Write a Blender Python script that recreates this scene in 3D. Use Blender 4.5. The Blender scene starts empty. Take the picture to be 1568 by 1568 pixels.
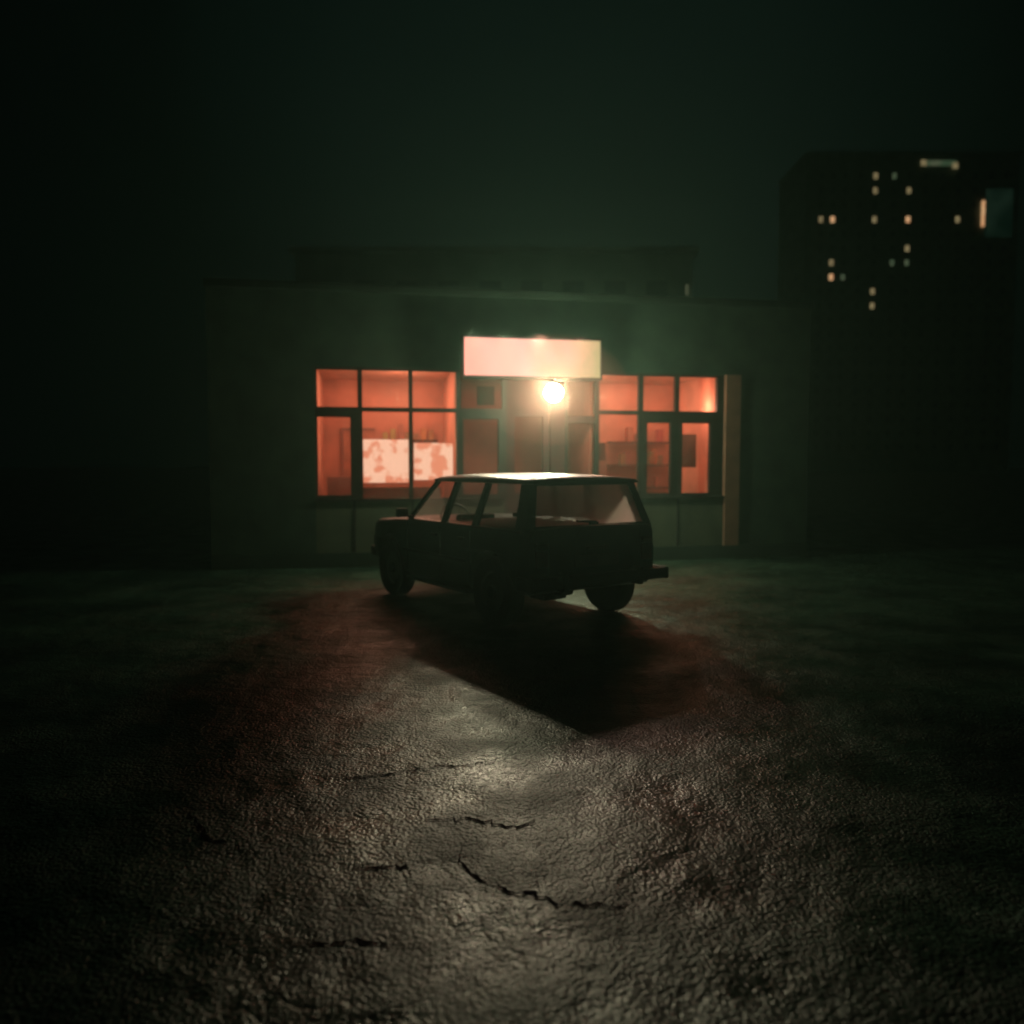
import bpy, bmesh, math, random
from mathutils import Vector, Matrix
random.seed(7)
S=bpy.context.scene
try:
    S.view_settings.view_transform='Standard'; S.view_settings.look='None'; S.view_settings.exposure=0
except Exception: pass

# ---------------------------------------------------------------- helpers
def link(o,parent=None):
    S.collection.objects.link(o)
    if parent is not None: o.parent=parent
    return o
def empty(name,loc=(0,0,0),rz=0,parent=None):
    e=bpy.data.objects.new(name,None); e.location=loc; e.rotation_euler=(0,0,rz); return link(e,parent)
def mesh_obj(name,bm,mat,parent=None,smooth=None):
    me=bpy.data.meshes.new(name)
    bmesh.ops.recalc_face_normals(bm,faces=bm.faces)
    bm.to_mesh(me); bm.free()
    o=bpy.data.objects.new(name,me)
    if mat: me.materials.append(mat)
    if smooth:
        for p in me.polygons: p.use_smooth=True
        me.set_sharp_from_angle(angle=math.radians(smooth))
    return link(o,parent)
def box(name,x0,x1,y0,y1,z0,z1,mat,parent=None,bev=0):
    bm=bmesh.new(); bmesh.ops.create_cube(bm,size=1)
    for v in bm.verts:
        v.co=Vector((x0+(v.co.x+.5)*(x1-x0),y0+(v.co.y+.5)*(y1-y0),z0+(v.co.z+.5)*(z1-z0)))
    if bev: bmesh.ops.bevel(bm,geom=bm.edges[:],offset=bev,segments=2,affect='EDGES',profile=.6)
    return mesh_obj(name,bm,mat,parent,35 if bev else None)
def cyl(name,p0,p1,r,mat,parent=None,seg=24,r2=None):
    p0=Vector(p0);p1=Vector(p1);d=p1-p0
    bm=bmesh.new(); bmesh.ops.create_cone(bm,cap_ends=True,segments=seg,radius1=r,radius2=r if r2 is None else r2,depth=d.length)
    m=Matrix.Translation((p0+p1)/2)@d.to_track_quat('Z','Y').to_matrix().to_4x4()
    bmesh.ops.transform(bm,matrix=m,verts=bm.verts)
    return mesh_obj(name,bm,mat,parent,40)
def prism(name,quadA,quadB,mat,parent=None):
    bm=bmesh.new(); a=[bm.verts.new(p) for p in quadA]; b=[bm.verts.new(p) for p in quadB]
    n=len(a); bm.faces.new(a); bm.faces.new(b[::-1])
    for i in range(n): bm.faces.new((a[i],a[(i+1)%n],b[(i+1)%n],b[i]))
    return mesh_obj(name,bm,mat,parent)
def pane(name,quad,mat,parent=None):
    bm=bmesh.new(); bm.faces.new([bm.verts.new(p) for p in quad]); return mesh_obj(name,bm,mat,parent)
def mat_new(name):
    m=bpy.data.materials.new(name); m.use_nodes=True; nt=m.node_tree
    return m,nt,nt.nodes['Principled BSDF']
def pmat(name,col,rough=.6,metal=0,var=.25,scale=6,bump=.0,spec=.5):
    m,nt,b=mat_new(name); N=nt.nodes;L=nt.links
    tc=N.new('ShaderNodeTexCoord'); no=N.new('ShaderNodeTexNoise'); no.inputs['Scale'].default_value=scale; no.inputs['Detail'].default_value=4
    L.new(tc.outputs['Object'],no.inputs['Vector'])
    r=N.new('ShaderNodeValToRGB'); r.color_ramp.elements[0].position=.3; r.color_ramp.elements[1].position=.7
    r.color_ramp.elements[0].color=(*[c*(1-var) for c in col],1); r.color_ramp.elements[1].color=(*[min(1,c*(1+var)) for c in col],1)
    L.new(no.outputs['Fac'],r.inputs['Fac']); L.new(r.outputs['Color'],b.inputs['Base Color'])
    b.inputs['Roughness'].default_value=rough; b.inputs['Metallic'].default_value=metal
    b.inputs['Specular IOR Level'].default_value=spec
    if bump:
        bp=N.new('ShaderNodeBump'); bp.inputs['Strength'].default_value=bump; bp.inputs['Distance'].default_value=.02
        L.new(no.outputs['Fac'],bp.inputs['Height']); L.new(bp.outputs['Normal'],b.inputs['Normal'])
    return m
def emat(name,c1,c2,strength,scale=3,axis=None,lo=.38,hi=.62):
    m=bpy.data.materials.new(name); m.use_nodes=True; nt=m.node_tree; N=nt.nodes;L=nt.links; N.clear()
    out=N.new('ShaderNodeOutputMaterial'); e=N.new('ShaderNodeEmission'); L.new(e.outputs[0],out.inputs[0])
    tc=N.new('ShaderNodeTexCoord'); no=N.new('ShaderNodeTexNoise'); no.inputs['Scale'].default_value=scale; no.inputs['Detail'].default_value=3
    L.new(tc.outputs['Object'],no.inputs['Vector'])
    r=N.new('ShaderNodeValToRGB'); r.color_ramp.elements[0].position=lo; r.color_ramp.elements[1].position=hi
    r.color_ramp.elements[0].color=(*c1,1); r.color_ramp.elements[1].color=(*c2,1)
    L.new(no.outputs['Fac'],r.inputs['Fac']); L.new(r.outputs['Color'],e.inputs['Color']); e.inputs['Strength'].default_value=strength
    return m
def glassmat(name,trans,dust,dustcol,gloss=.06):
    m=bpy.data.materials.new(name); m.use_nodes=True; nt=m.node_tree; N=nt.nodes;L=nt.links; N.clear()
    out=N.new('ShaderNodeOutputMaterial')
    t=N.new('ShaderNodeBsdfTransparent'); t.inputs[0].default_value=(*trans,1)
    d=N.new('ShaderNodeBsdfTranslucent'); d.inputs[0].default_value=(*dustcol,1)
    g=N.new('ShaderNodeBsdfGlossy'); g.inputs['Roughness'].default_value=.08
    no=N.new('ShaderNodeTexNoise'); no.inputs['Scale'].default_value=4; no.inputs['Detail'].default_value=3
    tc=N.new('ShaderNodeTexCoord'); L.new(tc.outputs['Object'],no.inputs['Vector'])
    mr=N.new('ShaderNodeMapRange'); mr.inputs[3].default_value=dust*.7; mr.inputs[4].default_value=min(1,dust*1.3)
    L.new(no.outputs['Fac'],mr.inputs[0])
    m1=N.new('ShaderNodeMixShader'); L.new(mr.outputs[0],m1.inputs[0]); L.new(t.outputs[0],m1.inputs[1]); L.new(d.outputs[0],m1.inputs[2])
    m2=N.new('ShaderNodeMixShader'); m2.inputs[0].default_value=gloss; L.new(m1.outputs[0],m2.inputs[1]); L.new(g.outputs[0],m2.inputs[2])
    L.new(m2.outputs[0],out.inputs[0]); return m

# ---------------------------------------------------------------- world
w=bpy.data.worlds.new('World'); S.world=w; w.use_nodes=True; nt=w.node_tree;N=nt.nodes;L=nt.links; N.clear()
out=N.new('ShaderNodeOutputWorld'); bg=N.new('ShaderNodeBackground'); L.new(bg.outputs[0],out.inputs[0])
sky=N.new('ShaderNodeTexSky'); sky.sky_type='NISHITA'; sky.sun_disc=False; sky.sun_elevation=math.radians(-6); sky.sun_rotation=math.radians(200)
tc=N.new('ShaderNodeTexCoord')
dot=N.new('ShaderNodeVectorMath'); dot.operation='DOT_PRODUCT'; dd=Vector((.08,1,.42)).normalized(); dot.inputs[1].default_value=dd
L.new(tc.outputs['Generated'],dot.inputs[0])
cr=N.new('ShaderNodeValToRGB'); L.new(dot.outputs['Value'],cr.inputs['Fac'])
e=cr.color_ramp.elements
e[0].position=.80; e[0].color=(.0003,.0012,.0009,1)
e[1].position=1.0; e[1].color=(.0026,.0070,.0050,1)
x=e.new(.90); x.color=(.0004,.0015,.0011,1)
x=e.new(.95); x.color=(.0011,.0034,.0025,1)
no=N.new('ShaderNodeTexNoise'); no.inputs['Scale'].default_value=2.2; no.inputs['Detail'].default_value=5; L.new(tc.outputs['Generated'],no.inputs['Vector'])
mr=N.new('ShaderNodeMapRange'); mr.inputs[1].default_value=.3; mr.inputs[2].default_value=.7; mr.inputs[3].default_value=.7; mr.inputs[4].default_value=1.2; L.new(no.outputs['Fac'],mr.inputs[0])
mu=N.new('ShaderNodeVectorMath'); mu.operation='SCALE'; L.new(cr.outputs['Color'],mu.inputs[0]); L.new(mr.outputs[0],mu.inputs['Scale'])
sc=N.new('ShaderNodeVectorMath'); sc.operation='SCALE'; sc.inputs['Scale'].default_value=.002; L.new(sky.outputs[0],sc.inputs[0])
ad=N.new('ShaderNodeVectorMath'); ad.operation='ADD'; L.new(mu.outputs[0],ad.inputs[0]); L.new(sc.outputs[0],ad.inputs[1])
L.new(ad.outputs[0],bg.inputs['Color']); bg.inputs['Strength'].default_value=1.0

# ---------------------------------------------------------------- ground
m,nt,b=mat_new('asphalt'); N=nt.nodes;L=nt.links
tc=N.new('ShaderNodeTexCoord')
def noise(scale,detail=4,rough=.55,dist=0,vec=None):
    n=N.new('ShaderNodeTexNoise'); n.inputs['Scale'].default_value=scale; n.inputs['Detail'].default_value=detail; n.inputs['Roughness'].default_value=rough; n.inputs['Distortion'].default_value=dist
    L.new(vec or tc.outputs['Object'],n.inputs['Vector']); return n
n1=noise(80,2,.6); n2=noise(.9,3); n3=noise(7,4,.65); n4=noise(2.2,3,.55)
vo=N.new('ShaderNodeTexVoronoi'); vo.inputs['Scale'].default_value=60; L.new(tc.outputs['Object'],vo.inputs['Vector'])
cr=N.new('ShaderNodeValToRGB'); cr.color_ramp.elements[0].position=.38; cr.color_ramp.elements[1].position=.64
cr.color_ramp.elements[0].color=(.013,.030,.020,1); cr.color_ramp.elements[1].color=(.042,.084,.056,1)
L.new(n2.outputs['Fac'],cr.inputs['Fac'])
cr2=N.new('ShaderNodeValToRGB'); cr2.color_ramp.elements[0].position=.4; cr2.color_ramp.elements[1].position=.62
cr2.color_ramp.elements[0].color=(.25,.25,.25,1); cr2.color_ramp.elements[1].color=(1.9,1.9,1.9,1); L.new(n1.outputs['Fac'],cr2.inputs['Fac'])
mx=N.new('ShaderNodeVectorMath'); mx.operation='MULTIPLY'; L.new(cr.outputs[0],mx.inputs[0]); L.new(cr2.outputs[0],mx.inputs[1])
mx2=N.new('ShaderNodeVectorMath'); mx2.operation='SCALE'; sv=N.new('ShaderNodeSeparateXYZ'); L.new(vo.outputs['Color'],sv.inputs[0])
ms=N.new('ShaderNodeMapRange'); ms.inputs[3].default_value=.5; ms.inputs[4].default_value=1.5; L.new(sv.outputs[0],ms.inputs[0])
L.new(mx.outputs[0],mx2.inputs[0]); L.new(ms.outputs[0],mx2.inputs['Scale']); L.new(mx2.outputs[0],b.inputs['Base Color'])
# damp and dry patches
rr=N.new('ShaderNodeMapRange'); rr.inputs[1].default_value=.36; rr.inputs[2].default_value=.64; rr.inputs[3].default_value=.28; rr.inputs[4].default_value=.52; L.new(n4.outputs['Fac'],rr.inputs[0]); L.new(rr.outputs[0],b.inputs['Roughness'])
b.inputs['Specular Tint'].default_value=(.80,1,.84,1)
def sc_(n,k,prev=None,sock='Fac'):
    q=N.new('ShaderNodeMath'); q.operation='MULTIPLY_ADD'; q.inputs[1].default_value=k; L.new(n.outputs[sock],q.inputs[0])
    if prev: L.new(prev.outputs[0],q.inputs[2])
    else: q.inputs[2].default_value=0
    return q
# the stones stand out less where the ground is damp
fm=N.new('ShaderNodeMapRange'); fm.inputs[1].default_value=.36; fm.inputs[2].default_value=.64; fm.inputs[3].default_value=.55; fm.inputs[4].default_value=1.0; L.new(n4.outputs['Fac'],fm.inputs[0])
h0=sc_(n1,.0045); h0=sc_(vo,-.0045,h0,'Distance')
hm=N.new('ShaderNodeMath'); hm.operation='MULTIPLY'; L.new(h0.outputs[0],hm.inputs[0]); L.new(fm.outputs[0],hm.inputs[1])
h=sc_(n3,.018,hm); h=sc_(n4,.022,h); h=sc_(n2,.08,h)
b1=N.new('ShaderNodeBump'); b1.inputs['Strength'].default_value=1; b1.inputs['Distance'].default_value=1.0; L.new(h.outputs[0],b1.inputs['Height'])
L.new(b1.outputs['Normal'],b.inputs['Normal'])
asphalt=m
bm=bmesh.new(); bmesh.ops.create_grid(bm,x_segments=4,y_segments=4,size=500)
mesh_obj('ground',bm,asphalt)
# cracks
crackm=pmat('crack_dark',(.006,.006,.005),.9,0,.2,20,spec=.05)
cr_e=empty('pavement_cracks')
def crack(pts,wd,i):
    P=[]; 
    for a,c in zip(pts[:-1],pts[1:]):
        a=Vector(a);c=Vector(c);n=max(3,int((c-a).length/.025))
        for k in range(n): P.append(a.lerp(c,k/n)+Vector((random.gauss(0,.008),random.gauss(0,.013))))
    P.append(Vector(pts[-1]))
    bm=bmesh.new(); prev=None
    for k,p in enumerate(P):
        d=(P[min(k+1,len(P)-1)]-P[max(k-1,0)]).normalized(); nn=Vector((-d.y,d.x)); ww=wd*(.1+1.1*random.random())*math.sin(math.pi*(k+.6)/(len(P)+.2))
        a=bm.verts.new((p.x+nn.x*ww,p.y+nn.y*ww,.004)); c=bm.verts.new((p.x-nn.x*ww,p.y-nn.y*ww,.004))
        if prev: bm.faces.new((prev[0],a,c,prev[1]))
        prev=(a,c)
    mesh_obj('crack_%d'%i,bm,crackm,cr_e)
C=[[(-1.0,3.80),(-.7,3.78),(-.45,3.9),(0,4.0)],[(-.19,3.12),(-.22,2.98),(-.12,2.82),(.0,2.75),(.25,2.65),(.55,2.66)],[(-.65,2.9),(-.4,2.92),(-.18,3.02)],
   [(-.6,3.3),(-.2,3.33),(0,3.25),(.25,3.33)],[(-.75,2.42),(-.5,2.45),(-.3,2.40)],[(-1.5,3.5),(-1.25,3.15),(-.95,3.0)]]
for i,c in enumerate(C): crack(c,.010,i)

# ---------------------------------------------------------------- shop building
plaster=pmat('plaster',(.028,.050,.034),.9,0,.35,2.5,.3,spec=.2)
panel=pmat('panel_paint',(.060,.070,.040),.8,0,.35,3,.2)
frame=pmat('frame_brown',(.018,.010,.008),.7,0,.3,8,spec=.2)
dark=pmat('roof_felt',(.018,.032,.022),.9,0,.3,3,.3,spec=.2)
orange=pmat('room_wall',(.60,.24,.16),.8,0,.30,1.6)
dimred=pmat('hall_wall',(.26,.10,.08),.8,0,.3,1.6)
roomfloor=pmat('room_floor',(.2,.08,.05),.6)
ceil=pmat('room_ceiling',(.55,.26,.17),.9)
wood=pmat('dark_wood',(.035,.008,.008),.8,0,.3,5,spec=.1)
glass=glassmat('window_glass',(.88,.84,.82),.12,(.8,.5,.42),.05)
hglass=glassmat('hall_glass',(.80,.66,.62),.10,(.6,.25,.2),.02)
XL,XR=-1.5,8.0
shop=empty('shop_building',(-2.93,11.7,0),math.atan2(.178,.984))
box('wall_below_windows',0,2.86,0,.24,0,1.0,panel,shop)
box('wall_below_windows_b',4.36,6.5,0,.24,0,1.0,panel,shop)
box('wall_left',XL,0,0,.25,0,3.0,plaster,shop)
box('wall_right',6.505,6.758,-.05,.25,0,3.0,pmat('pilaster',(.22,.11,.07),.8,0,.2,4,.2),shop)
box('wall_right_end',6.76,XR,0.003,.25,0,3.0,plaster,shop)
box('wall_upper',XL,XR,-.002,.25,3.0,4.1,plaster,shop)
box('cornice',XL-.03,XR+.03,-.06,.25,4.1,4.22,dark,shop,.02)
box('roof_slab',XL-.03,XR+.03,.25,7,4.1,4.2,dark,shop)
box('side_wall_l',XL,XL+.25,.25,7,0,4.1,plaster,shop)
box('side_wall_r',XR-.25,XR,.25,7,0,4.1,plaster,shop)
box('plinth',XL,2.86,-.04,0,0,.22,dark,shop)
box('plinth_b',4.36,XR,-.06,0,0,.22,dark,shop)
box('doorstep',2.7,4.5,-.7,-.06,0,.13,plaster,shop,.01)
box('sill',0,2.86,-.05,.1,1.0,1.035,frame,shop); box('sill_b',4.36,6.5,-.05,.1,1.0,1.035,frame,shop)
for i,x in enumerate([.55,1.42,2.15,5.09,5.70]): box('panel_joint_%d'%i,x,x+.03,-.012,0,.22,1.0,frame,shop)
for i,(a,c) in enumerate([(.0,.03),(.627,.695),(1.389,1.449),(2.118,2.189),(2.83,2.9),(4.33,4.395),(5.049,5.125),(5.668,5.736),(6.395,6.505)]):
    box('mullion_%d'%i,a,c,.04,.13,1.035 if not(2.8<a<4.35) else 0,3.0,frame,shop)
bays=[(.03,.627),(.695,1.389),(1.449,2.118),(2.189,2.83),(4.395,5.049),(5.125,5.668),(5.736,6.395)]
for i,(a,c) in enumerate(bays):
    box('transom_%d'%i,a,c,.045,.125,2.35,2.41,frame,shop)
    box('head_%d'%i,a,c,.045,.125,2.965,3.0,frame,shop)
    pane('glass_%d'%i,[(a,.085,1.035),(c,.085,1.035),(c,.085,2.965),(a,.085,2.965)],hglass if i==3 else glass,shop)
def sash(i,a,c,l,r,t,bt=.05):
    if l: box('sash_l_%d'%i,a,a+l,.03,.12,1.035,2.35,frame,shop)
    if r: box('sash_r_%d'%i,c-r,c,.03,.12,1.035,2.35,frame,shop)
    box('sash_t_%d'%i,a+l,c-r,.033,.118,2.35-t,2.35,frame,shop)
    box('sash_b_%d'%i,a+l,c-r,.033,.118,1.035,1.035+bt,frame,shop)
sash(0,.03,.627,0,.11,.09); sash(5,5.125,5.668,.07,.075,.13); sash(6,5.736,6.395,.055,.12,.13)
sash(3,2.189,2.83,.03,.06,.1)
# entrance
box('door_leaf_l',2.9,3.05,.16,.21,.13,2.75,wood,shop); box('door_leaf_l2',3.5,3.6,.16,.21,.13,2.75,wood,shop)
box('door_leaf_l3',3.05,3.5,.16,.21,.13,1.1,wood,shop); pane('door_glass',[(3.05,.185,1.1),(3.5,.185,1.1),(3.5,.185,2.3),(3.05,.185,2.3)],hglass,shop); box('door_rail',3.05,3.5,.16,.21,2.3,2.75,wood,shop)
box('door_leaf_r',3.62,3.87,.155,.205,.13,2.75,wood,shop)
box('side_light_low',3.89,4.33,.1,.2,0,1.1,wood,shop); box('side_light_bar',3.89,4.33,.1,.2,2.2,2.32,wood,shop)
pane('side_light_glass',[(3.89,.15,1.1),(4.33,.15,1.1),(4.33,.15,3.0),(3.89,.15,3.0)],hglass,shop); box('side_light_post',3.87,3.89,.09,.21,0,3.0,frame,shop)
box('door_top',2.9,3.87,.155,.2,2.75,3.0,wood,shop); box('threshold',2.9,4.33,0,.25,0,.128,dark,shop)
# rooms
def room(nm,a,c,d,wm):
    box(nm+'_back',a,c,d,d+.1,.0,3.05,wm,shop); box(nm+'_floor',a,c,.25,d,.1,.2,roomfloor,shop); box(nm+'_ceiling',a,c,.255,d,3.05,3.15,ceil,shop)
    box(nm+'_side_a',a-.04,a,.25,d,0,3.15,wm,shop); box(nm+'_side_b',c,c+.04,.25,d,0,3.15,wm,shop)
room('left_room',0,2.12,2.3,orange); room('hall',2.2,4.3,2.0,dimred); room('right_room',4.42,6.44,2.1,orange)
def plight(nm,x,y,z,p,col,r=.1,parent=None):
    l=bpy.data.lights.new(nm,'POINT'); l.energy=p; l.color=col; l.shadow_soft_size=r
    o=bpy.data.objects.new(nm,l); o.location=(x,y,z); link(o,parent or shop); return o
def alight(nm,x,y,z,sx,sy,p,col):
    l=bpy.data.lights.new(nm,'AREA'); l.shape='RECTANGLE'; l.size=sx; l.size_y=sy; l.energy=p; l.color=col
    o=bpy.data.objects.new(nm,l); o.location=(x,y,z); link(o,shop); return o
LC=(1,.52,.33)
plight('bulb_a',1.32,.8,2.58,24,LC,.07); plight('bulb_b',4.60,.55,2.66,20,LC,.07); plight('bulb_c',6.27,.5,2.50,13,LC,.07)
alight('ceiling_panel_l',1.05,1.2,3.03,1.6,1.2,20,LC); alight('ceiling_panel_r',5.4,1.2,3.03,1.5,1.2,18,LC); alight('ceiling_panel_h',3.2,1.2,3.03,1.0,1.0,15,(1,.36,.26))
# furnishing
pm=emat('poster_glow',(1.0,.36,.20),(1.2,.74,.50),1.0,4.5,None,.40,.47)  # paper posters given a glow that stands in for light from behind
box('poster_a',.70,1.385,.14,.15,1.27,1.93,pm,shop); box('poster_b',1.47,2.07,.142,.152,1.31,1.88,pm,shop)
box('counter',.1,2.0,1.5,1.9,.2,1.15,wood,shop)
for i in range(3): box('shelf_%d'%i,5.15,6.3,1.8,2.08,1.1+.42*i,1.13+.42*i,wood,shop)
for i in range(11):
    xx=5.2+random.random()*.95; k=random.randrange(3); h=.12+.2*random.random()
    box('item_%d'%i,xx,xx+.1,1.84,2.0,1.13+.42*k,1.13+.42*k+h,pmat('item%d'%i,(random.uniform(.1,.5),random.uniform(.05,.2),.06),.6),shop)
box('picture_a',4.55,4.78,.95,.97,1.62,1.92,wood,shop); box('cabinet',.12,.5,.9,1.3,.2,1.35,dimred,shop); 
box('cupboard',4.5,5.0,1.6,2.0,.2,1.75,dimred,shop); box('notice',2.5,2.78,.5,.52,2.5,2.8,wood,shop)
box('picture_b',5.9,6.15,.3,.31,1.5,2.05,pmat('pictureb',(.16,.06,.04)),shop)
box('door_frame_inner',.30,.34,2.24,2.3,.2,2.2,dimred,shop); box('door_frame_inner_b',.34,.9,2.24,2.3,2.16,2.2,dimred,shop); box('inner_door',.34,.9,2.27,2.3,.2,2.16,pmat('inner_door',(.42,.15,.09),.7),shop)
box('wall_shelf',1.0,2.0,2.05,2.28,1.95,1.99,wood,shop)
for i in range(7):
    h=.1+.18*random.random(); box('jar_%d'%i,1.03+i*.135,1.12+i*.135,2.1,2.2,1.99,1.99+h,pmat('jar%d'%i,(random.uniform(.2,.6),random.uniform(.1,.3),.08),.5),shop)
# sign
sg=empty('illuminated_sign')
sg.location=shop.location; sg.rotation_euler=shop.rotation_euler
m=bpy.data.materials.new('sign_face'); m.use_nodes=True; nt=m.node_tree;N=nt.nodes;L=nt.links;N.clear()
o_=N.new('ShaderNodeOutputMaterial'); em=N.new('ShaderNodeEmission'); L.new(em.outputs[0],o_.inputs[0])
tc=N.new('ShaderNodeTexCoord'); sx=N.new('ShaderNodeSeparateXYZ'); L.new(tc.outputs['Object'],sx.inputs[0])
nz=N.new('ShaderNodeTexNoise'); nz.inputs['Scale'].default_value=2.2; nz.inputs['Detail'].default_value=3; L.new(tc.outputs['Object'],nz.inputs['Vector'])
ma=N.new('ShaderNodeMath'); ma.operation='MULTIPLY_ADD'; ma.inputs[1].default_value=1.2; L.new(nz.outputs['Fac'],ma.inputs[0]); L.new(sx.outputs['X'],ma.inputs[2])
mr=N.new('ShaderNodeMapRange'); mr.inputs[1].default_value=2.7; mr.inputs[2].default_value=4.95; L.new(ma.outputs[0],mr.inputs[0])
cr=N.new('ShaderNodeValToRGB'); L.new(mr.outputs[0],cr.inputs[0]); e=cr.color_ramp.elements
e[0].color=(1.0,.38,.28,1); e[1].position=1; e[1].color=(.42,.33,.15,1); x=e.new(.45); x.color=(1.0,.46,.36,1); x=e.new(.72); x.color=(.80,.40,.25,1)
L.new(cr.outputs[0],em.inputs[0]); em.inputs[1].default_value=1.4
box('lightbox',2.19,4.31,-.30,-.06,2.87,3.45,frame,sg)
box('face',2.2,4.3,-.312,-.30,2.88,3.44,m,sg)
for nm,a in dict(edge_t=(2.17,4.33,-.32,-.06,3.45,3.475),edge_b=(2.17,4.33,-.32,-.06,2.845,2.87),edge_l=(2.17,2.19,-.32,-.06,2.87,3.45),edge_r=(4.31,4.33,-.32,-.06,2.87,3.45)).items(): box(nm,*a,frame,sg)
box('bracket_a',2.5,2.56,-.06,-.002,3.0,3.3,frame,sg); box('bracket_b',3.9,3.96,-.06,-.002,3.0,3.3,frame,sg)
# added unseen spots standing in for the sign's own light on the ground
for i,(xx,en,cl) in enumerate(((2.3,210,(1,.90,.60)),(2.75,160,(1,.92,.62)),(3.3,150,(1,.72,.54)),(4.0,75,(1,.62,.48)))):
    l=bpy.data.lights.new('sign_fill_spot','SPOT'); l.energy=en; l.color=cl; l.spot_size=math.radians(28); l.spot_blend=1; l.shadow_soft_size=.06
    o=bpy.data.objects.new('sign_fill_spot_%d'%i,l); link(o,sg); o.location=(xx,-.36,3.56)
    d=Vector((-.03-.07*i,-.98,-.485)); o.rotation_euler=d.to_track_quat('-Z','Y').to_euler()
# entrance lamp
lp=empty('entrance_lamp'); lp.location=shop.location; lp.rotation_euler=shop.rotation_euler
lm=emat('lamp_globe',(.90,1,.64),(.92,1,.66),340)
LX,LY,LZ=3.46,-.75,2.60
bm=bmesh.new(); bmesh.ops.create_uvsphere(bm,u_segments=24,v_segments=16,radius=.13); bmesh.ops.translate(bm,vec=(LX,LY,LZ),verts=bm.verts)
mesh_obj('globe',bm,lm,lp,60)
cyl('stem',(LX,LY,LZ+.125),(LX,LY,2.80),.02,frame,lp); cyl('arm',(LX,LY,2.80),(LX,-.28,2.844),.015,frame,lp); cyl('cap',(LX,LY,LZ+.12),(LX,LY,LZ+.15),.06,frame,lp)

# ---------------------------------------------------------------- background blocks
bk=pmat('block_concrete',(.16,.20,.17),.9,0,.3,.5); wg=pmat('dark_window',(.06,.075,.065),.5)
blk=empty('apartment_block',(-12,44,0)); 
box('walls',0,22,0,10,0,13.2,bk,blk); box('roof',-.3,22.3,-.3,10.3,13.2,13.5,bk,blk)
for f in range(4):
    for c in range(9):
        box('window_%d_%d'%(f,c),1.0+c*2.3,2.2+c*2.3,-.03,0,1.2+f*3,2.7+f*3,wg,blk)
box('stair_light',21.6,21.75,-.06,-.03,10.9,11.5,emat('dimlit',(.05,.06,.03),(.08,.09,.05),1),blk)

tw=empty('apartment_tower',(0,158,0)); tw.location=(0,158,0)
box('walls',58,100,0,16,0,62,bk,tw); box('roof_parapet',57.8,100.2,-.3,16.3,62,63,bk,tw)
cols=[61.0,63.3,65.6,68.6,71.6,75.3,78.2,81.5,84.8,88.0,91.2,94.5,97.3]
lit={(0,50):1,(1,50):2,(1,42):1,(1,39):3,(2,39):.7,(4,57):1,(4,51):1,(4,36):1,(4,34):1,(5,58):.5,(6,56):1,(6,50):2,(6,44):1,(6,41):.6,(5,41):.8,(9,50):1}
zs=[58.4-2.8*k for k in range(20)]
warm=emat('tower_lit',(.15,.13,.06),(.24,.21,.10),1,.6); warm2=emat('tower_lit_bright',(.6,.32,.14),(.7,.5,.24),1.0,.6); dimw=emat('tower_lit_dim',(.03,.06,.03),(.07,.09,.05),1,.6)
for ci,cx in enumerate(cols):
    for k,z in enumerate(zs):
        mt=wg
        for (c,zz),v in lit.items():
            if c==ci and abs(z-zz)<1.4: mt=warm2 if v>=2 else (warm if v>=1 else dimw)
        ww=.42
        box('window_%d_%d'%(ci,k),cx-ww,cx+ww,-.08,0,z-.65,z+.55,mt,tw)
box('roof_sign_strip',80.3,87.2,-.5,-.3,60.2,61.2,dimw,tw); box('roof_sign_end',80.2,81.2,-.7,-.51,60.1,61.2,warm,tw); box('roof_sign_end_b',86.4,87.4,-.7,-.51,59.6,60.7,warm,tw)
box('stairwell_light',92.6,93.1,-.5,-.1,48.5,53.5,warm2,tw); box('green_sign',93.4,98.6,-.4,-.1,46.5,55.8,emat('green_panel',(.001,.005,.003),(.005,.013,.008),1,.2),tw)

# ---------------------------------------------------------------- car
WB=2.2; FE=2.72; RE=-.62; RW=.335
car=empty('parked_car',(.44,7.82,0),math.radians(124))
paint=pmat('car_paint',(.022,.042,.038),.36,0,.35,3); trim=pmat('black_trim',(.010,.012,.012),.55); rubber=pmat('tyre_rubber',(.010,.011,.010),.85); chrome=pmat('dull_chrome',(.05,.05,.046),.45,.3)
cglass=glassmat('car_glass',(.80,.70,.70),.24,(.85,.50,.44),.03); tglass=glassmat('tailgate_glass_dusty',(.74,.68,.68),.85,(1,.64,.60),.03); wsglass=glassmat('windscreen_glass',(.95,.95,.95),.05,(.8,.7,.7),.04)
red=pmat('tail_lens',(.12,.008,.006),.3); amber=pmat('amber_lens',(.1,.03,.01),.3); seat=pmat('seat_cloth',(.02,.018,.016),.9); plate=pmat('number_plate',(.06,.06,.055),.5)
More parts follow.
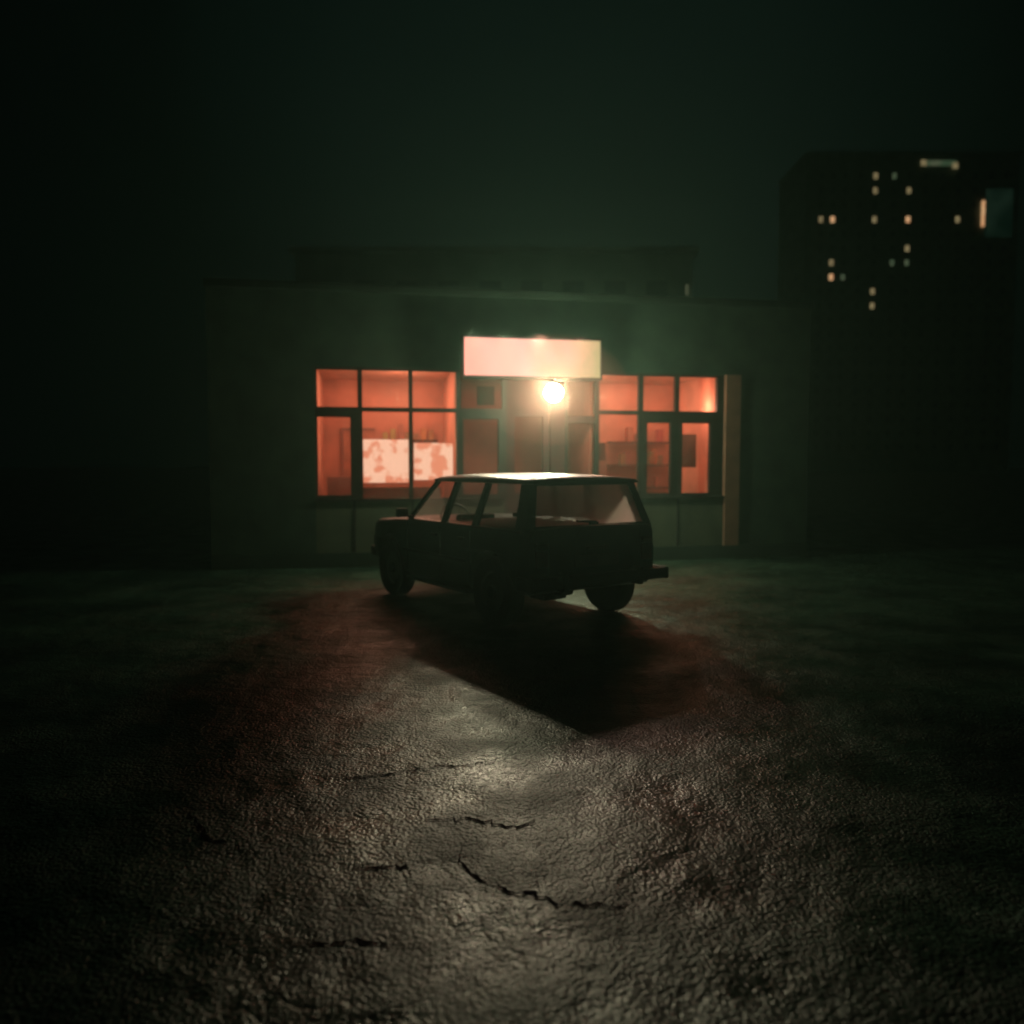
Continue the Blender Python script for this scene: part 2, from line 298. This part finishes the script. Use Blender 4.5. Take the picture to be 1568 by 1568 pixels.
# lower body loft
ST=[(RE,.90,.42,.71),(RE+.015,.955,.40,.755),(RE+.08,.965,.37,.79),(-.35,.965,.35,.80),(0,.96,.33,.806),(.6,.955,.29,.81),(1.1,.95,.28,.81),(1.6,.945,.28,.808),(1.78,.94,.29,.805),(2.1,.925,.32,.80),(2.4,.90,.34,.79),(FE-.10,.885,.36,.78),(FE-.02,.86,.38,.76),(FE,.82,.40,.75)]
bm=bmesh.new(); rings=[]
for x,zt,zb,hw in ST:
    H=zt-zb; sec=[(hw*.90,zb),(hw*.97,zb+.06),(hw*.995,zb+H*.35),(hw,zb+H*.6),(hw*.985,zb+H*.64),(hw*.975,zb+H*.9),(hw*.945,zt-.015),(hw*.90,zt),(hw*.4,zt+.018)]
    pts=[(x,y,z) for y,z in sec]+[(x,-y,z) for y,z in sec[::-1]]
    rings.append([bm.verts.new(p) for p in pts])
n=len(rings[0])
for a,c in zip(rings[:-1],rings[1:]):
    for i in range(n): bm.faces.new((a[i],a[(i+1)%n],c[(i+1)%n],c[i]))
bm.faces.new(rings[0]); bm.faces.new(rings[-1][::-1])
body=mesh_obj('body',bm,paint,car)
cut=[]
for ax in (0,WB):
    for sd in (1,-1):
        c_=cyl('arch_cut',(ax,sd*.5,.34),(ax,sd*1.0,.34),.395,paint,car,40)
        md=body.modifiers.new('arch','BOOLEAN'); md.operation='DIFFERENCE'; md.object=c_; md.solver='EXACT'; cut.append(c_)
bpy.context.view_layer.update()
dg=bpy.context.evaluated_depsgraph_get(); me=bpy.data.meshes.new_from_object(body.evaluated_get(dg)); body.modifiers.clear(); body.data=me
for c_ in cut: bpy.data.objects.remove(c_)
for p in me.polygons: p.use_smooth=True
me.set_sharp_from_angle(angle=math.radians(28))
# wheels
for nm,ax,sd in (('wheel_rl',0,1),('wheel_rr',0,-1),('wheel_fl',WB,1),('wheel_fr',WB,-1)):
    bm=bmesh.new(); prof=[(.20,-.075),(RW-.02,-.09),(RW-.003,-.065),(RW,0),(RW-.003,.065),(RW-.02,.09),(.20,.075),(.18,.03),(.0,.035)]
    seg=40; rings=[]
    for r,y in prof:
        if r==0: rings.append([bm.verts.new((0,y,0))]*1); continue
        rings.append([bm.verts.new((r*math.cos(2*math.pi*k/seg),y,r*math.sin(2*math.pi*k/seg))) for k in range(seg)])
    for a,c in zip(rings[:-1],rings[1:]):
        for k in range(seg):
            if len(c)==1: bm.faces.new((a[k],a[(k+1)%seg],c[0]))
            else: bm.faces.new((a[k],a[(k+1)%seg],c[(k+1)%seg],c[k]))
    bm.faces.new(rings[0])
    bmesh.ops.transform(bm,matrix=Matrix.Translation((ax,sd*.69,RW))@Matrix.Diagonal((1,sd,1,1)),verts=bm.verts)
    mesh_obj(nm,bm,rubber,car,40)
    cyl(nm+'_rim',(ax,sd*.725,RW),(ax,sd*.748,RW),.19,chrome,car,32,.175); cyl(nm+'_hub',(ax,sd*.748,RW),(ax,sd*.775,RW),.06,trim,car)
cyl('rear_axle',(0,-.62,.33),(0,.62,.33),.045,trim,car); box('differential',-.14,.14,-.13,.13,.24,.42,trim,car,.04)
cyl('exhaust',(-.68,.42,.36),(.9,.3,.32),.022,trim,car); box('silencer',-.5,-.25,.28,.52,.29,.40,trim,car,.03)
box('engine_sump',1.9,2.4,-.22,.22,.26,.42,trim,car,.04); cyl('front_axle',(WB,-.62,.32),(WB,.62,.32),.035,trim,car)
# greenhouse
zb,zr=.955,1.375
def side_pt(x,z,sd):
    t=(z-zb)/(zr-zb); return (x,sd*(.765-(.765-.63)*t),z)
A0,A1=1.76,1.32; D0,D1=-.56,-.44
def pillar(nm,xb0,xb1,xt0,xt1,sd,th=.04):
    q=[side_pt(xb0,zb-.02,sd),side_pt(xb1,zb-.02,sd),side_pt(xt1,zr+.01,sd),side_pt(xt0,zr+.01,sd)]
    prism(nm,q,[(p[0],p[1]-sd*th,p[2]) for p in q],paint,car)
for sd,s_ in ((1,'l'),(-1,'r')):
    pillar('a_pillar_'+s_,A0-.06,A0+.01,A1-.05,A1+.01,sd,.05)
    pillar('b_pillar_'+s_,.90,.99,.84,.92,sd); pillar('c_pillar_'+s_,.28,.37,.24,.32,sd); pillar('d_pillar_'+s_,D0,D0+.16,D1,D1+.14,sd,.08)
    def gl(nm,a0,a1,b0,b1):
        q=[side_pt(a0,zb,sd),side_pt(a1,zb,sd),side_pt(b1,zr,sd),side_pt(b0,zr,sd)]
        pane(nm,[(p[0],p[1]-sd*.018,p[2]) for p in q],cglass if sd>0 else wsglass,car)
    gl('front_window_'+s_,.99,A0-.06,.92,A1-.05); gl('rear_window_'+s_,.37,.90,.32,.84); gl('cargo_window_'+s_,D0+.16,.28,D1+.14,.24)
    box('belt_trim_'+s_,-.5,1.7,sd*.768-.008,sd*.768+.008,.925,.945,chrome,car)
    box('side_moulding_'+s_,.42,1.78,sd*.812-.01,sd*.812+.01,.58,.61,trim,car)
    for i,x in enumerate((1.0,.42)): box('door_handle_%s_%d'%(s_,i),x,x+.13,sd*.815-.015,sd*.815+.015,.80,.825,chrome,car,.005)
    for i,x in enumerate((.33,.93,1.70)): box('door_gap_%s_%d'%(s_,i),x,x+.008,sd*.806-.006,sd*.806+.006,.36,.9,trim,car)
    box('sill_'+s_,.42,1.78,sd*.74-.05,sd*.74+.05,.255,.30,trim,car,.02)
    box('mirror_arm_'+s_,1.60,1.63,sd*.83-.06,sd*.83+.06,.965,.985,trim,car); box('mirror_'+s_,1.58,1.64,sd*.91-.07,sd*.91+.07,.965,1.065,trim,car,.02)
def xq(nm,x0,z0,x1,z1,y0,y1,th,mat):
    prism(nm,[(x0,-y0,z0),(x0,y0,z0),(x1,y1,z1),(x1,-y1,z1)],[(x0+th,-y0,z0),(x0+th,y0,z0),(x1+th,y1,z1),(x1+th,-y1,z1)],mat,car)
pane('windscreen',[(A0-.02,-.71,zb),(A0-.02,.71,zb),(A1-.02,.59,zr),(A1-.02,-.59,zr)],wsglass,car)
pane('tailgate_glass',[(D0+.01,-.66,zb+.03),(D0+.01,.66,zb+.03),(D1+.008,.555,zr-.02),(D1+.008,-.555,zr-.02)],tglass,car)
for s_,sd in (('l',1),('r',-1)):
    prism('tail_pillar_'+s_,[(D0,sd*.76,zb-.02),(D0-.005,sd*.66,zb-.02),(D1-.005,sd*.555,zr+.01),(D1,sd*.63,zr+.01)],[(D0+.05,sd*.76,zb-.02),(D0+.045,sd*.66,zb-.02),(D1+.045,sd*.555,zr+.01),(D1+.05,sd*.63,zr+.01)],paint,car)
xq('tailgate_lower_rail',D0-.006,zb-.02,D0+.012,zb+.03,.74,.72,.03,paint); xq('tailgate_upper_rail',D1-.005,zr-.025,D1+.005,zr+.01,.62,.60,.03,paint)
box('tailgate_wiper_base',D0-.04,D0-.01,-.05,.05,.985,1.01,trim,car,.005); prism('tailgate_wiper',[(D0-.02,-.03,1.0),(D0-.02,-.03,1.02),(D0-.015,.2,1.03),(D0-.015,.2,1.015)],[(D0-.03,-.03,1.0),(D0-.03,-.03,1.02),(D0-.025,.2,1.03),(D0-.025,.2,1.015)],trim,car)
# roof loft
bm=bmesh.new(); rings=[]
for x,dz,k in [(-.50,.0,.95),(-.48,.028,.98),(-.38,.045,1),(-.1,.058,1),(.45,.066,1),(.95,.06,1),(1.24,.045,1),(1.34,.02,.98),(1.37,-.005,.95)]:
    hw=.672*k; z0=1.365
    sec=[(hw*.97,z0-.0),(hw,z0+.008),(hw*.985,z0+.02+dz*.25),(hw*.93,z0+.022+dz*.6),(hw*.6,z0+.025+dz*.9),(0,z0+.025+dz*1.05)]
    pts=[(x,y,z) for y,z in sec]+[(x,-y,z) for y,z in sec[:-1][::-1]]
    rings.append([bm.verts.new(p) for p in pts])
n=len(rings[0])
for a,c in zip(rings[:-1],rings[1:]):
    for i in range(n): bm.faces.new((a[i],a[(i+1)%n],c[(i+1)%n],c[i]))
bm.faces.new(rings[0]); bm.faces.new(rings[-1][::-1]); mesh_obj('roof',bm,paint,car,50)
# bumpers, lamps
for nm,x0,x1,W in (('rear_bumper',RE-.12,RE-.01,.80),('front_bumper',FE+.01,FE+.10,.72)):
    box(nm,x0,x1,-W,W,.43,.54,trim,car,.025)
    for sd in (1,-1):
        xa,xb=(x0+.0,x0+.24) if x0<0 else (x1-.2,x1)
        box(nm+'_cap_%d'%sd,xa,xb,min(sd*(W-.01),sd*(W+.04)),max(sd*(W-.01),sd*(W+.04)),.425,.545,trim,car,.02)
        yy=sd*.45; box(nm+'_overrider_%d'%sd,x0-.02 if x0<0 else x0,x1 if x0<0 else x1+.02,yy-.03,yy+.03,.40,.57,trim,car,.015)
for sd in (1,-1):
    a,c=sorted((sd*.57,sd*.70)); box('tail_lamp_%d'%sd,RE-.025,RE+.02,a,c,.62,.78,red,car,.01); box('tail_ind_%d'%sd,RE-.024,RE+.02,a,c,.783,.84,amber,car,.01)
    a,c=sorted((sd*.42,sd*.68)); box('headlamp_%d'%sd,FE-.02,FE+.015,a,c,.60,.75,chrome,car,.02)
box('grille',FE-.01,FE+.01,-.40,.40,.58,.75,trim,car); box('number_plate',RE-.025,RE-.003,-.26,.26,.60,.71,plate,car); box('tailgate_handle',RE-.03,RE,-.12,.12,.76,.79,chrome,car,.005)
box('tailgate_gap_l',RE-.008,RE+.01,.545,.552,.45,.89,trim,car); box('tailgate_gap_r',RE-.008,RE+.01,-.552,-.545,.45,.89,trim,car)
# interior
for i,(x,y) in enumerate([(.95,.36),(.95,-.36)]):
    box('seat_back_%d'%i,x-.06,x+.06,y-.22,y+.22,.5,1.02,seat,car,.04)
box('rear_seat_back',.12,.24,-.6,.6,.5,.96,seat,car,.05)
box('dashboard',1.45,1.68,-.66,.66,.75,.95,trim,car,.03)
bm=bmesh.new(); 
R=.19; seg=24; rs=[]
for k in range(seg):
    a=2*math.pi*k/seg; rs.append([bm.verts.new(((R+.013*math.cos(t))*math.cos(a),(R+.013*math.cos(t))*math.sin(a),.013*math.sin(t))) for t in (0,1.57,3.14,4.71)])
for k in range(seg):
    for j in range(4): bm.faces.new((rs[k][j],rs[(k+1)%seg][j],rs[(k+1)%seg][(j+1)%4],rs[k][(j+1)%4]))
bmesh.ops.transform(bm,matrix=Matrix.Translation((1.36,.36,.93))@Matrix.Rotation(math.radians(-62),4,'Y'),verts=bm.verts); mesh_obj('steering_wheel',bm,trim,car,60)
cyl('steering_column',(1.36,.36,.93),(1.58,.36,.83),.02,trim,car)

# ---------------------------------------------------------------- added mist volumes
def volmat(nm,d,an,col):
    m=bpy.data.materials.new(nm); m.use_nodes=True; nt=m.node_tree; nt.nodes.clear()
    o_=nt.nodes.new('ShaderNodeOutputMaterial'); v=nt.nodes.new('ShaderNodeVolumeScatter'); v.inputs['Density'].default_value=d; v.inputs['Anisotropy'].default_value=an; v.inputs['Color'].default_value=(*col,1)
    nt.links.new(v.outputs[0],o_.inputs['Volume']); return m
mi=empty('mist')
box('added_mist',-12,12,3.0,30,.02,11,volmat('added_mist_vol',.011,.55,(.60,1,.80)),mi)  # scattering volume added for overall haze and lifted dark tones
bm=bmesh.new(); bmesh.ops.create_icosphere(bm,subdivisions=4,radius=1)
bmesh.ops.transform(bm,matrix=Matrix.Translation((.6,11.4,2.62))@Matrix.Diagonal((1.1,.8,.8,1)),verts=bm.verts); mesh_obj('lamp_bloom_volume',bm,volmat('lamp_bloom',.065,.72,(1,.42,.36)),mi)  # denser pink volume added to make the bloom around the lamp

# ---------------------------------------------------------------- camera
cd=bpy.data.cameras.new('camera'); cam=bpy.data.objects.new('camera',cd); link(cam); S.camera=cam
cam.location=(0,0,1.54); cam.rotation_euler=(math.radians(90-3.43),0,0)
cd.sensor_width=36; cd.lens=36*1200/1568; cd.clip_start=.05; cd.clip_end=2000
cd.dof.use_dof=True; cd.dof.focus_distance=4.6; cd.dof.aperture_fstop=1.0
